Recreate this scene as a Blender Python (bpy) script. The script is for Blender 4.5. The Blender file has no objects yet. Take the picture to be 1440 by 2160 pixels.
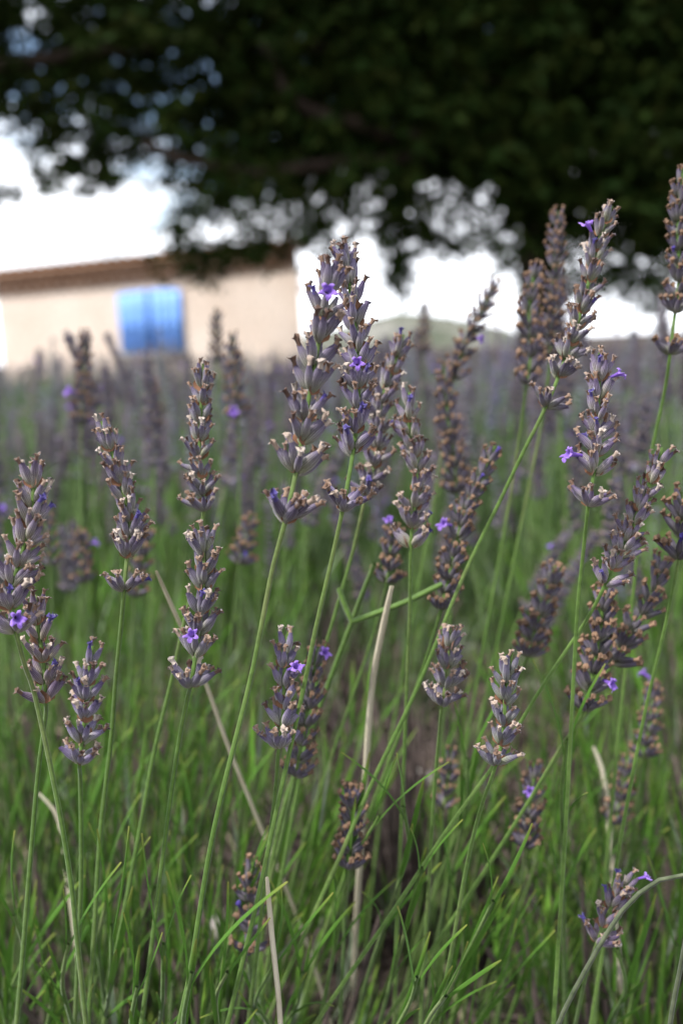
import bpy, math, random
import numpy as np
from mathutils import Vector, Matrix, Quaternion
R = math.radians
C = bpy.context.scene.collection
SC = bpy.context.scene

# ------------------------------------------------------------------ camera
CH = 0.36                                  # lens height above the soil
FPX = 2100.0                               # focal length in pixels of the 1440 x 2160 photograph
PITCH, ROLL = R(9.33), R(-3.0)
cd = bpy.data.cameras.new('camera'); cam = bpy.data.objects.new('camera', cd); C.objects.link(cam)
cd.sensor_fit = 'VERTICAL'; cd.sensor_height = 36.0; cd.lens = 35.0
cd.clip_start = 0.02; cd.clip_end = 5000
CM = Matrix.Translation((0, 0, CH)) @ Matrix.Rotation(R(90) - PITCH, 4, 'X') @ Matrix.Rotation(ROLL, 4, 'Z')
cam.matrix_world = CM
cd.dof.use_dof = True; cd.dof.focus_distance = 0.268; cd.dof.aperture_fstop = 9.2
SC.camera = cam
CMI = CM.inverted()
def at(px, py, d):
    return CM @ Vector(((px - 720) / FPX * d, -(py - 1080) / FPX * d, -d))
def pix(p):
    q = CMI @ Vector(p)
    return 720 + q.x / -q.z * FPX, 1080 - q.y / -q.z * FPX, -q.z

# ------------------------------------------------------------------ sky and sun
SUN_EL, SUN_AZ = R(60), R(-118)             # azimuth measured clockwise from +Y: high, from the side
W = bpy.data.worlds.new('World'); SC.world = W; W.use_nodes = True
nt = W.node_tree; nt.nodes.clear()
def N(t, typ, **kw):
    n = t.nodes.new(typ)
    for k, v in kw.items(): setattr(n, k, v)
    return n
wo = N(nt, 'ShaderNodeOutputWorld'); bg = N(nt, 'ShaderNodeBackground'); bg.inputs['Strength'].default_value = 0.14
sky = N(nt, 'ShaderNodeTexSky', sky_type='NISHITA', sun_disc=False, sun_elevation=SUN_EL, sun_rotation=SUN_AZ)
tc = N(nt, 'ShaderNodeTexCoord'); mp = N(nt, 'ShaderNodeMapping'); mp.inputs['Scale'].default_value = (1, 1, 2.2); mp.inputs['Location'].default_value = (5.3, 1.4, 3.7)
nz = N(nt, 'ShaderNodeTexNoise'); nz.inputs['Scale'].default_value = 3.2; nz.inputs['Detail'].default_value = 7; nz.inputs['Roughness'].default_value = 0.55
rp = N(nt, 'ShaderNodeValToRGB'); rp.color_ramp.elements[0].position = 0.43; rp.color_ramp.elements[1].position = 0.55
mx = N(nt, 'ShaderNodeMixRGB'); mx.inputs[2].default_value = (11.6, 12.0, 12.8, 1)
L = nt.links.new
L(tc.outputs['Generated'], mp.inputs[0]); L(mp.outputs[0], nz.inputs[0]); 
sx = N(nt, 'ShaderNodeSeparateXYZ'); L(tc.outputs['Generated'], sx.inputs[0])         # cloud cover thickens toward the horizon all round
mr = N(nt, 'ShaderNodeMapRange'); mr.inputs['From Min'].default_value = 0.0; mr.inputs['From Max'].default_value = 0.24; mr.inputs['To Min'].default_value = 0.30; mr.inputs['To Max'].default_value = 0.0
L(sx.outputs[2], mr.inputs[0]); ad = N(nt, 'ShaderNodeMath', operation='ADD'); L(nz.outputs[0], ad.inputs[0]); L(mr.outputs[0], ad.inputs[1]); L(ad.outputs[0], rp.inputs[0])
L(rp.outputs[0], mx.inputs[0]); L(sky.outputs[0], mx.inputs[1]); L(mx.outputs[0], bg.inputs[0]); L(bg.outputs[0], wo.inputs[0])
sl = bpy.data.lights.new('sun', 'SUN'); so = bpy.data.objects.new('sun', sl); C.objects.link(so)
sl.energy = 4.6; sl.angle = R(2.0); sl.color = (1, 0.97, 0.93)
sd = Vector((math.sin(SUN_AZ) * math.cos(SUN_EL), math.cos(SUN_AZ) * math.cos(SUN_EL), math.sin(SUN_EL)))
so.rotation_euler = (-sd).to_track_quat('-Z', 'Y').to_euler()
SC.view_settings.view_transform = 'Standard'; SC.view_settings.look = 'None'
SC.view_settings.exposure = 0.5; SC.view_settings.gamma = 1
SC.render.engine = 'CYCLES'
SC.cycles.use_denoising = True; SC.cycles.max_bounces = 8; SC.cycles.transparent_max_bounces = 4

# ------------------------------------------------------------------ materials
MATS = {}
def mat(name, base=(.2, .2, .2), rough=.7, sheen=0.0, spec=.3, trans=0.0):
    m = bpy.data.materials.new(name); m.use_nodes = True; t = m.node_tree
    b = t.nodes['Principled BSDF']; b.inputs['Base Color'].default_value = (*base, 1); b.inputs['Roughness'].default_value = rough
    b.inputs['Specular IOR Level'].default_value = spec
    if sheen:
        b.inputs['Sheen Weight'].default_value = sheen; b.inputs['Sheen Roughness'].default_value = .45
        b.inputs['Sheen Tint'].default_value = (.95, .93, 1, 1)
    if trans:
        out = t.nodes['Material Output']; tl = N(t, 'ShaderNodeBsdfTranslucent'); ms = N(t, 'ShaderNodeMixShader'); ms.inputs[0].default_value = trans
        tl.inputs[0].default_value = (*base, 1); tl.name = 'TL'
        t.links.new(b.outputs[0], ms.inputs[1]); t.links.new(tl.outputs[0], ms.inputs[2]); t.links.new(ms.outputs[0], out.inputs[0])
    MATS[name] = m
    return m, t, b
def ramp(t, stops):
    r = N(t, 'ShaderNodeValToRGB'); e = r.color_ramp.elements
    while len(e) < len(stops): e.new(.5)
    for i, (p, c) in enumerate(stops): e[i].position = p; e[i].color = (*c, 1)
    return r
def noise(t, scale, detail=4, coord='Object', rough=.55):
    c = N(t, 'ShaderNodeTexCoord'); n = N(t, 'ShaderNodeTexNoise'); n.inputs['Scale'].default_value = scale; n.inputs['Detail'].default_value = detail
    n.inputs['Roughness'].default_value = rough
    t.links.new(c.outputs[coord], n.inputs['Vector']); return n
def setcol(t, b, sock):
    t.links.new(sock, b.inputs['Base Color'])
    if 'TL' in t.nodes: t.links.new(sock, t.nodes['TL'].inputs[0])
def mul(t, a, b_, fac=1.0, mode='MULTIPLY'):
    m = N(t, 'ShaderNodeMixRGB', blend_type=mode); m.inputs[0].default_value = fac
    for i, s in ((1, a), (2, b_)):
        if isinstance(s, tuple): m.inputs[i].default_value = (*s, 1)
        else: t.links.new(s, m.inputs[i])
    return m
def math_(t, op, a, b_=0.0):
    m = N(t, 'ShaderNodeMath', operation=op)
    for i, s in ((0, a), (1, b_)):
        if isinstance(s, (int, float)): m.inputs[i].default_value = s
        else: t.links.new(s, m.inputs[i])
    return m.outputs[0]
def bump(t, b, src, strength=.3, dist=.001):
    bp = N(t, 'ShaderNodeBump'); bp.inputs['Strength'].default_value = strength; bp.inputs['Distance'].default_value = dist
    t.links.new(src, bp.inputs['Height']); t.links.new(bp.outputs[0], b.inputs['Normal'])

# calyx: attribute 't' along the tube, 'rib' 0..1 across a rib
m, t, b = mat('calyx', rough=.75, sheen=.2, spec=.2)
a1 = N(t, 'ShaderNodeAttribute', attribute_name='tt'); a2 = N(t, 'ShaderNodeAttribute', attribute_name='rib')
oi = N(t, 'ShaderNodeObjectInfo')
sh = math_(t, 'ADD', a1.outputs['Fac'], math_(t, 'MULTIPLY', math_(t, 'SUBTRACT', oi.outputs['Random'], .5), .35))
r1 = ramp(t, [(0, (.22, .235, .13)), (.35, (.205, .20, .168)), (.68, (.152, .135, .17)), (1, (.075, .058, .096))]); L2 = t.links.new; L2(sh, r1.inputs[0])
r2 = ramp(t, [(0, (.22, .15, .30)), (.5, (1, 1, 1)), (1, (1.7, 1.7, 1.75))]); L2(a2.outputs['Fac'], r2.inputs[0])
n1 = noise(t, 900, 3); r3 = ramp(t, [(.38, (.72, .70, .74)), (.62, (1.35, 1.35, 1.35))]); L2(n1.outputs[0], r3.inputs[0])
c1 = mul(t, r1.outputs[0], r2.outputs[0], .95); c2 = mul(t, c1.outputs[0], r3.outputs[0], .8); c3 = mul(t, c2.outputs[0], oi.outputs['Color']); setcol(t, b, c3.outputs[0])
bump(t, b, n1.outputs[0], .35, .0003)
m, t, b = mat('withered', rough=.8, sheen=.3, spec=.2)
oi = N(t, 'ShaderNodeObjectInfo'); r1 = ramp(t, [(0, (.075, .04, .028)), (.35, (.175, .108, .072)), (.7, (.28, .19, .135)), (1, (.48, .41, .35))]); t.links.new(oi.outputs['Random'], r1.inputs[0])
n1 = noise(t, 1200, 3); r3 = ramp(t, [(.35, (.5, .46, .42)), (.65, (1.25, 1.25, 1.25))]); t.links.new(n1.outputs[0], r3.inputs[0])
setcol(t, b, mul(t, r1.outputs[0], r3.outputs[0], .8).outputs[0])
m, t, b = mat('bract', (.19, .085, .045), .8, .2, .2)
n1 = noise(t, 1500, 3); r1 = ramp(t, [(.3, (.10, .04, .022)), (.7, (.27, .14, .075))]); t.links.new(n1.outputs[0], r1.inputs[0]); setcol(t, b, r1.outputs[0])
m, t, b = mat('petal', (.30, .16, .62), .6, .3, .2, .25)
a1 = N(t, 'ShaderNodeAttribute', attribute_name='tt'); r1 = ramp(t, [(0, (.15, .07, .36)), (.6, (.22, .11, .48)), (1, (.33, .19, .60))]); t.links.new(a1.outputs['Fac'], r1.inputs[0]); setcol(t, b, r1.outputs[0])
m, t, b = mat('bud', (.055, .04, .17), .7, .3, .2)
m, t, b = mat('stalk', rough=.65, sheen=.15, spec=.25)
a2 = N(t, 'ShaderNodeAttribute', attribute_name='rib'); oi = N(t, 'ShaderNodeObjectInfo')
n1 = noise(t, 500, 5); n2 = noise(t, 18, 3)
r1 = ramp(t, [(.3, (.055, .112, .016)), (.55, (.085, .145, .03)), (.75, (.13, .15, .055))]); t.links.new(n2.outputs[0], r1.inputs[0])
r2 = ramp(t, [(0, (.75, .8, .7)), (.6, (1, 1, 1)), (1, (1.5, 1.42, 1.45))]); t.links.new(a2.outputs['Fac'], r2.inputs[0])
r3 = ramp(t, [(.35, (.75, .75, .75)), (.62, (1.3, 1.3, 1.25))]); t.links.new(n1.outputs[0], r3.inputs[0])
setcol(t, b, mul(t, mul(t, r1.outputs[0], r2.outputs[0]).outputs[0], r3.outputs[0], .6).outputs[0]); bump(t, b, n1.outputs[0], .4, .0003)
# vertex coloured plant matter (colour of the thing itself: mauve calyx, tan tip, green leaf)
m, t, b = mat('plant', rough=.7, sheen=.04, spec=.2, trans=.2)
vc = N(t, 'ShaderNodeAttribute', attribute_name='Col'); n1 = noise(t, 160, 3); r3 = ramp(t, [(.3, (.7, .7, .7)), (.7, (1.3, 1.3, 1.3))]); t.links.new(n1.outputs[0], r3.inputs[0])
setcol(t, b, mul(t, vc.outputs[0], r3.outputs[0], .8).outputs[0])
m, t, b = mat('straw', rough=.7, spec=.25, trans=.2)
n1 = noise(t, 60, 4); r1 = ramp(t, [(.3, (.50, .44, .31)), (.7, (.68, .62, .48))]); t.links.new(n1.outputs[0], r1.inputs[0]); setcol(t, b, r1.outputs[0])
m, t, b = mat('grey_stalk', rough=.7, sheen=.2, spec=.2)
n1 = noise(t, 300, 4); r1 = ramp(t, [(.3, (.04, .055, .025)), (.7, (.10, .115, .065))]); t.links.new(n1.outputs[0], r1.inputs[0]); setcol(t, b, r1.outputs[0]); bump(t, b, n1.outputs[0], .5, .0003)
m, t, b = mat('soil', rough=.95, spec=.1)
n1 = noise(t, 9, 8); n2 = noise(t, 90, 5); r1 = ramp(t, [(.3, (.028, .021, .017)), (.55, (.06, .046, .037)), (.75, (.11, .088, .07))]); t.links.new(n1.outputs[0], r1.inputs[0])
r3 = ramp(t, [(.3, (.55, .55, .55)), (.7, (1.5, 1.5, 1.5))]); t.links.new(n2.outputs[0], r3.inputs[0]); setcol(t, b, mul(t, r1.outputs[0], r3.outputs[0]).outputs[0]); bump(t, b, n2.outputs[0], .8, .01)
m, t, b = mat('stone', rough=.9, spec=.2)
n1 = noise(t, 40, 6); r1 = ramp(t, [(.3, (.20, .18, .16)), (.7, (.42, .39, .35))]); t.links.new(n1.outputs[0], r1.inputs[0]); setcol(t, b, r1.outputs[0]); bump(t, b, n1.outputs[0], .5, .004)
m, t, b = mat('plaster', rough=.92, spec=.15)
n1 = noise(t, 1.1, 6); n2 = noise(t, 14, 5); r1 = ramp(t, [(.3, (.66, .53, .43)), (.55, (.74, .62, .52)), (.75, (.80, .70, .61))]); t.links.new(n1.outputs[0], r1.inputs[0])
r3 = ramp(t, [(.3, (.82, .82, .82)), (.7, (1.12, 1.12, 1.12))]); t.links.new(n2.outputs[0], r3.inputs[0]); setcol(t, b, mul(t, r1.outputs[0], r3.outputs[0]).outputs[0]); bump(t, b, n2.outputs[0], .6, .02)
m, t, b = mat('terracotta', rough=.85, spec=.2)
n1 = noise(t, 7, 5); oi = N(t, 'ShaderNodeObjectInfo'); r1 = ramp(t, [(.25, (.17, .085, .045)), (.5, (.29, .15, .085)), (.8, (.37, .23, .15))])
t.links.new(math_(t, 'ADD', math_(t, 'MULTIPLY', n1.outputs[0], .6), math_(t, 'MULTIPLY', oi.outputs['Random'], .4)), r1.inputs[0]); setcol(t, b, r1.outputs[0]); bump(t, b, n1.outputs[0], .3, .01)
m, t, b = mat('blue_paint', rough=.5, spec=.4)
n1 = noise(t, 8, 5); oi = N(t, 'ShaderNodeObjectInfo'); r1 = ramp(t, [(.3, (.15, .33, .80)), (.7, (.19, .39, .86))])
t.links.new(math_(t, 'ADD', math_(t, 'MULTIPLY', n1.outputs[0], .7), math_(t, 'MULTIPLY', oi.outputs['Random'], .3)), r1.inputs[0]); setcol(t, b, r1.outputs[0])
m, t, b = mat('blue_dark', (.06, .15, .42), .55)
m, t, b = mat('iron', (.03, .03, .035), .5)
m, t, b = mat('bark', rough=.95, spec=.1)
n1 = noise(t, 14, 7); r1 = ramp(t, [(.3, (.035, .025, .02)), (.7, (.09, .065, .05))]); t.links.new(n1.outputs[0], r1.inputs[0]); setcol(t, b, r1.outputs[0]); bump(t, b, n1.outputs[0], .8, .03)
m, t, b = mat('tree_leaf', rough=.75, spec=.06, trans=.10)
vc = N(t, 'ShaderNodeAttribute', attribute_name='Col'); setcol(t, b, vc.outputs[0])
m, t, b = mat('scrub', rough=.95, spec=.1)
n1 = noise(t, .05, 10); n2 = noise(t, .35, 6); r1 = ramp(t, [(.35, (.065, .08, .05)), (.52, (.12, .125, .095)), (.68, (.26, .25, .23))]); t.links.new(n1.outputs[0], r1.inputs[0])
r3 = ramp(t, [(.35, (.5, .52, .5)), (.65, (1.35, 1.3, 1.3))]); t.links.new(n2.outputs[0], r3.inputs[0]); setcol(t, b, mul(t, r1.outputs[0], r3.outputs[0]).outputs[0]); bump(t, b, n2.outputs[0], 1, 1.0)

# ------------------------------------------------------------------ mesh helpers
def mesh(name, V, F, mt, col=None, attrs=None, smooth=True):
    """V (n,3); F a list of index arrays (each (k,3) or (k,4))"""
    V = np.asarray(V, dtype=np.float32); me = bpy.data.meshes.new(name)
    if not isinstance(F, list): F = [F]
    F = [np.asarray(f, dtype=np.int32) for f in F if len(f)]
    me.vertices.add(len(V)); me.vertices.foreach_set('co', V.ravel())
    lv = np.concatenate([f.ravel() for f in F]); tot = np.concatenate([np.full(len(f), f.shape[1], np.int32) for f in F])
    st = np.concatenate([[0], np.cumsum(tot)[:-1]]).astype(np.int32)
    me.loops.add(len(lv)); me.loops.foreach_set('vertex_index', lv)
    me.polygons.add(len(tot)); me.polygons.foreach_set('loop_start', st)
    if smooth: me.polygons.foreach_set('use_smooth', np.ones(len(tot), bool))
    if col is not None:
        ca = me.color_attributes.new('Col', 'FLOAT_COLOR', 'POINT'); c4 = np.ones((len(V), 4), np.float32); c4[:, :3] = col; ca.data.foreach_set('color', c4.ravel())
    for k, v in (attrs or {}).items():
        a = me.attributes.new(k, 'FLOAT', 'POINT'); a.data.foreach_set('value', np.asarray(v, dtype=np.float32))
    me.update(calc_edges=True); me.validate()
    me.materials.append(MATS[mt] if isinstance(mt, str) else mt)
    return me
def obj(name, me, parent=None, M=None):
    o = bpy.data.objects.new(name, me); C.objects.link(o)
    if parent is not None: o.parent = parent
    if M is not None: o.matrix_basis = M
    return o
def tag(o, label=None, cat=None, group=None, kind=None):
    for k, v in (('label', label), ('category', cat), ('group', group), ('kind', kind)):
        if v: o[k] = v
    return o
def empty(name, loc):
    o = bpy.data.objects.new(name, None); C.objects.link(o); o.location = loc; o.empty_display_size = .01
    return o
def lathe_grid(nr, ns, closed=True):
    f = []
    for i in range(nr - 1):
        for j in range(ns):
            f.append((i * ns + j, i * ns + (j + 1) % ns, (i + 1) * ns + (j + 1) % ns, (i + 1) * ns + j))
    return np.array(f, np.int32)
def catmull(P, n):
    P = [np.array(p, float) for p in P]
    if len(P) == 2: P = [P[0], (P[0] + P[1]) / 2, P[1]]
    Q = [2 * P[0] - P[1]] + P + [2 * P[-1] - P[-2]]; out = []
    for i in range(1, len(Q) - 2):
        for k in range(8):
            u = k / 8; a, b_, c, d = Q[i - 1], Q[i], Q[i + 1], Q[i + 2]
            out.append(.5 * ((2 * b_) + (-a + c) * u + (2 * a - 5 * b_ + 4 * c - d) * u * u + (-a + 3 * b_ - 3 * c + d) * u ** 3))
    out.append(Q[-2]); out = np.array(out)
    s = np.concatenate([[0], np.cumsum(np.linalg.norm(np.diff(out, axis=0), axis=1))])
    u = np.linspace(0, s[-1], n)
    return np.stack([np.interp(u, s, out[:, k]) for k in range(3)], 1), s[-1]
def frames(P):
    T = np.gradient(P, axis=0); T /= np.linalg.norm(T, axis=1)[:, None] + 1e-12
    ref = np.array([1.0, 0, 0]) if abs(T[0][0]) < .8 else np.array([0, 1.0, 0])
    X = []
    x = ref - T[0] * ref.dot(T[0]); x /= np.linalg.norm(x)
    for k in range(len(P)):
        x = x - T[k] * x.dot(T[k]); x /= np.linalg.norm(x); X.append(x.copy())
    X = np.array(X); Y = np.cross(T, X)
    return T, X, Y
def tube(P, rad, ns=8, square=0.0, rot=0.3):
    """sweep; returns V, F(quads), rib attribute"""
    P = np.asarray(P, float); T, X, Y = frames(P); n = len(P); rad = np.broadcast_to(np.asarray(rad, float), (n,))
    a = np.arange(ns) / ns * 2 * np.pi; prof = 1 + square * np.cos(4 * a); rib = (np.cos(4 * a) * .5 + .5)
    V = P[:, None, :] + (rad[:, None] * prof)[:, :, None] * (np.cos(a + rot)[None, :, None] * X[:, None, :] + np.sin(a + rot)[None, :, None] * Y[:, None, :])
    return V.reshape(-1, 3), lathe_grid(n, ns), np.tile(rib, n)
class MB:
    """collects pieces into one mesh"""
    def __init__(s): s.V = []; s.F3 = []; s.F4 = []; s.C = []; s.n = 0
    def add(s, V, F, col):
        V = np.asarray(V, np.float32); F = np.asarray(F, np.int32) + s.n
        (s.F3 if F.shape[1] == 3 else s.F4).append(F)
        s.V.append(V); c = np.broadcast_to(np.asarray(col, np.float32), (len(V), 3)); s.C.append(c); s.n += len(V)
    def inst(s, V, F, col, Rm, tr):
        """template V,F,col placed by Rm (K,3,3) incl. scale and tr (K,3); col (n,3) or (K,n,3)"""
        V = np.asarray(V, float); F = np.asarray(F); K = len(tr); n = len(V)
        W_ = np.einsum('kij,nj->kni', Rm, V) + tr[:, None, :]
        FF = (F[None] + (np.arange(K) * n)[:, None, None]).reshape(-1, F.shape[1])
        cc = np.broadcast_to(np.asarray(col, np.float32), (K, n, 3)).reshape(-1, 3)
        s.add(W_.reshape(-1, 3), FF, cc)
    def build(s, name, mt='plant', smooth=True):
        F = []
        if s.F3: F.append(np.concatenate(s.F3))
        if s.F4: F.append(np.concatenate(s.F4))
        return mesh(name, np.concatenate(s.V), F, mt, np.concatenate(s.C), smooth=smooth)
def box(x0, x1, y0, y1, z0, z1):
    V = np.array([(x, y, z) for z in (z0, z1) for y in (y0, y1) for x in (x0, x1)], float)
    F = np.array([(0, 2, 3, 1), (4, 5, 7, 6), (0, 1, 5, 4), (2, 6, 7, 3), (0, 4, 6, 2), (1, 3, 7, 5)])
    return V, F
def basis(z, roll):
    """(K,3) directions -> (K,3,3) with columns x,y,z"""
    z = z / np.linalg.norm(z, axis=1)[:, None]; up = np.where(np.abs(z[:, 2:3]) > .95, np.array([[1.0, 0, 0]]), np.array([[0, 0, 1.0]]))
    x = np.cross(up, z); x /= np.linalg.norm(x, axis=1)[:, None]; y = np.cross(z, x)
    c, s_ = np.cos(roll)[:, None], np.sin(roll)[:, None]
    return np.stack([x * c + y * s_, -x * s_ + y * c, z], axis=2)

# ------------------------------------------------------------------ the setting
CROSS = -0.030                                    # the field falls gently across the slope
def gz(x, y): return CROSS * np.maximum(x, -.8)
gx = np.concatenate([[-900, -300, -100, -40, -16, -8, -4], np.linspace(-2, 2, 41), [4, 8, 16, 40, 100, 300, 900]])
gy = np.concatenate([[-60, -10, -3, -1, -.4], np.linspace(0, 4, 51), [6, 9, 14, 25, 60, 150, 400, 1200, 2500]])
rng = np.random.default_rng(5)
GV = []
for y in gy:
    for x in gx:
        nearb = abs(x) < 2.01 and -.01 < y < 4.01
        GV.append((x, y, CROSS * max(-.8, min(60, x)) + (rng.normal(0, .006) if nearb else 0)))
nx = len(gx)
GF = [(j * nx + i, j * nx + i + 1, (j + 1) * nx + i + 1, (j + 1) * nx + i) for j in range(len(gy) - 1) for i in range(nx - 1)]
tag(obj('ground', mesh('ground', GV, np.array(GF), 'soil')), 'brown soil of the lavender field with dry litter', 'ground', kind='structure')

# far hill
hx = np.linspace(-30, 75, 60); hy = np.linspace(230, 420, 24)
prof_px = [(560, 735), (640, 712), (740, 690), (820, 668), (880, 655), (950, 664), (1020, 676), (1080, 693), (1130, 712), (1190, 735)]
def hor(x): return 735 - (x - 720) * math.tan(-ROLL)
HV = []
for y in hy:
    for x in hx:
        px = 720 + x / 300 * FPX; py = np.interp(px, [p[0] for p in prof_px], [p[1] for p in prof_px], left=760, right=760)
        top = (hor(px) - py) / FPX * 300
        prof = math.sin(math.pi * min(1, max(0, (y - 230) / 190))) ** .8
        HV.append((x, y, -4 + (top + 4.3) * prof + rng.normal(0, .25) * prof))
nx = len(hx); HF = [(j * nx + i, j * nx + i + 1, (j + 1) * nx + i + 1, (j + 1) * nx + i) for j in range(len(hy) - 1) for i in range(nx - 1)]
tag(obj('hill', mesh('hill', HV, np.array(HF), 'scrub')), 'distant rocky hill covered in grey green scrub', 'hill', kind='structure')

# ------------------------------------------------------------------ house
def build_house():
    rp_, lp_ = at(640, 760, 14.2), at(8, 770, 16.6)
    rp_.z = lp_.z = 0
    u = (lp_ - rp_); Lw = u.length; u.normalize(); n = Vector((u.y, -u.x, 0))
    if n.y > 0: n = -n
    H = at(330, 551, 15.4).z
    base = empty('stone_cabin', (rp_.x, rp_.y, 0))
    tag(base, 'small plastered cabin with tiled roof and closed blue shutters behind the field', 'house')
    # local frame: x along wall (to the far corner), y outward to the viewer, z up
    LM = Matrix(((u.x, n.x, 0, 0), (u.y, n.y, 0, 0), (0, 0, 1, 0), (0, 0, 0, 1)))
    base.matrix_world = Matrix.Translation((rp_.x, rp_.y, 0)) @ LM
    def add(name, V, F, mt, parent=base, smooth=False):
        return obj(name, mesh(name, V, F, mt, smooth=smooth), parent)
    ray = LM.to_3x3().inverted() @ Vector((rp_.x, rp_.y, 0)).normalized()     # side wall runs back along this line
    D = 4.0; bx = ray.x / -ray.y * D
    s_of = lambda px: 0.0
    # window opening along the wall, found from where the shutters stand
    def along(px, py):
        o_ = Vector((0, 0, CH)); d_ = (at(px, py, 1) - o_); k = (rp_ - o_).dot(n) / d_.dot(n); p = o_ + d_ * k
        return (p - rp_).dot(u), p.z
    w0 = along(386, 680)[0]; w1 = along(258, 680)[0]; z0 = along(322, 744)[1]; z1 = along(322, 611)[1]
    Lw2 = Lw; H2 = H - .02; Z = -.6
    # wall front with a real opening, butt-jointed pieces in one mesh
    V = []; F = []
    def q(V4):
        k = len(V); V.extend(V4); F.append((k, k + 1, k + 2, k + 3))
    xs = [0, w0, w1, Lw2]; zs = [Z, z0, z1, H2]
    for i in range(3):
        for j in range(3):
            if i == 1 and j == 1: continue
            q([(xs[i], 0, zs[j]), (xs[i + 1], 0, zs[j]), (xs[i + 1], 0, zs[j + 1]), (xs[i], 0, zs[j + 1])])
    r = -.18
    q([(w0, 0, z0), (w0, 0, z1), (w0, r, z1), (w0, r, z0)]); q([(w1, 0, z0), (w1, r, z0), (w1, r, z1), (w1, 0, z1)])
    q([(w0, 0, z0), (w0, r, z0), (w1, r, z0), (w1, 0, z0)]); q([(w0, 0, z1), (w1, 0, z1), (w1, r, z1), (w0, r, z1)])
    q([(w0, r, z0), (w0, r, z1), (w1, r, z1), (w1, r, z0)])
    Hb = H2 - .75
    q([(0, 0, Z), (0, 0, H2), (bx, -D, Hb), (bx, -D, Z)]); q([(Lw2, 0, Z), (Lw2, -D, Z), (Lw2, -D, Hb), (Lw2, 0, H2)])
    q([(bx, -D, Z), (bx, -D, Hb), (Lw2, -D, Hb), (Lw2, -D, Z)])
    add('wall', V, np.array(F), 'plaster')
    # two shutters with a shallow arched head, boards set side by side
    g = .05; mid = (w0 + w1) / 2; arch = lambda x: z1 - .03 * ((x - mid) / ((w1 - w0) / 2)) ** 2
    for s, (a, b_) in enumerate(((w0 - .02, mid - g), (mid + g, w1 + .02))):
        Vb, Fb = box(a + .02, b_ - .02, .012, .030, z0 + .02, z1 - .12)
        sh_ = add('shutter', Vb, Fb, 'blue_paint')
        nb = 4; wdt = (b_ - a) / nb
        for k in range(nb):
            x0, x1 = a + k * wdt + .0012, a + (k + 1) * wdt - .0012
            Vb, Fb = box(x0, x1, .0305, .055, z0 + .005, z1)
            Vb = np.array(Vb); top = Vb[:, 2] > z0 + .1; Vb[top, 2] = [arch(x) for x in Vb[top, 0]]
            add('board', Vb, Fb, 'blue_paint', sh_)
        for zz in (z0 + .16, z1 - .26):
            Vb, Fb = box(a + .02, b_ - .02, .0555, .061, zz, zz + .02); add('hinge', Vb, Fb, 'blue_paint', sh_)
    Vb, Fb = box(mid - g + .003, mid + g - .003, .0, .045, z0 + .01, z1 - .004); add('centre_strip', Vb, Fb, 'blue_dark')
    Vb, Fb = box(w0 - .08, w1 + .08, -.02, .09, z0 - .075, z0 - .003); add('sill', Vb, Fb, 'stone')
    # eave: corbel courses of half round tiles under the roof edge
    per = .215; ncol = int((Lw + .25) / per); a = np.linspace(0, np.pi, 7)
    def half(rad, thick, y0, y1, up=True):
        sgn = 1 if up else -1; V = []
        for y in (y0, y1):
            for rr in (rad, rad - thick):
                V += [(rr * math.cos(q_), y, sgn * rr * math.sin(q_)) for q_ in a]
        F = []; m_ = 7
        for k in range(m_ - 1):
            F += [(k, k + 1, 2 * m_ + k + 1, 2 * m_ + k), (m_ + k, 3 * m_ + k, 3 * m_ + k + 1, m_ + k + 1), (k, m_ + k, m_ + k + 1, k + 1), (2 * m_ + k, 2 * m_ + k + 1, 3 * m_ + k + 1, 3 * m_ + k)]
        F += [(0, 2 * m_, 3 * m_, m_), (m_ - 1, 2 * m_ - 1, 4 * m_ - 1, 3 * m_ - 1)]
        return mesh('roof_tile', V, np.array(F), 'terracotta', smooth=False)
    for c, (zt, ov) in enumerate(((H - .10, .09), (H - .24, .05))):
        Vb, Fb = box(.0, Lw + .06, .003, ov, zt - .02, zt + .012); add('corbel_course', Vb, Fb, 'terracotta')
        tm = half(.085, .018, .004, ov - .008, True)
        for k in range(ncol): obj('corbel_tile', tm, base, Matrix.Translation((k * per + .10 + c * .1, 0, zt - .118)))
    ang = math.atan2(.75, D)
    rm = Matrix.Translation((0, .12, H - .03)) @ Matrix.Rotation(ang, 4, 'X')
    bxs = bx
    Vr, Fr = box(.0, Lw + .12, -D - .6, 0, -.025, .02); Vr = np.array(Vr, float)
    far = Vr[:, 1] < -1; Vr[far & (Vr[:, 0] < .5), 0] += bxs * 1.15 + .2
    roof = add('roof', Vr, Fr, 'terracotta'); roof.matrix_basis = rm
    cov = half(.098, .018, -.5, .035)
    for k in range(ncol):
        for j in range(9):
            x = k * per + .12
            if x > Lw + .05 or x < bxs * (j * .5) / D + .1: continue
            obj('roof_tile', cov, roof, Matrix.Translation((x, -j * .48, .022 + (j % 2) * .004)))
build_house()

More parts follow.
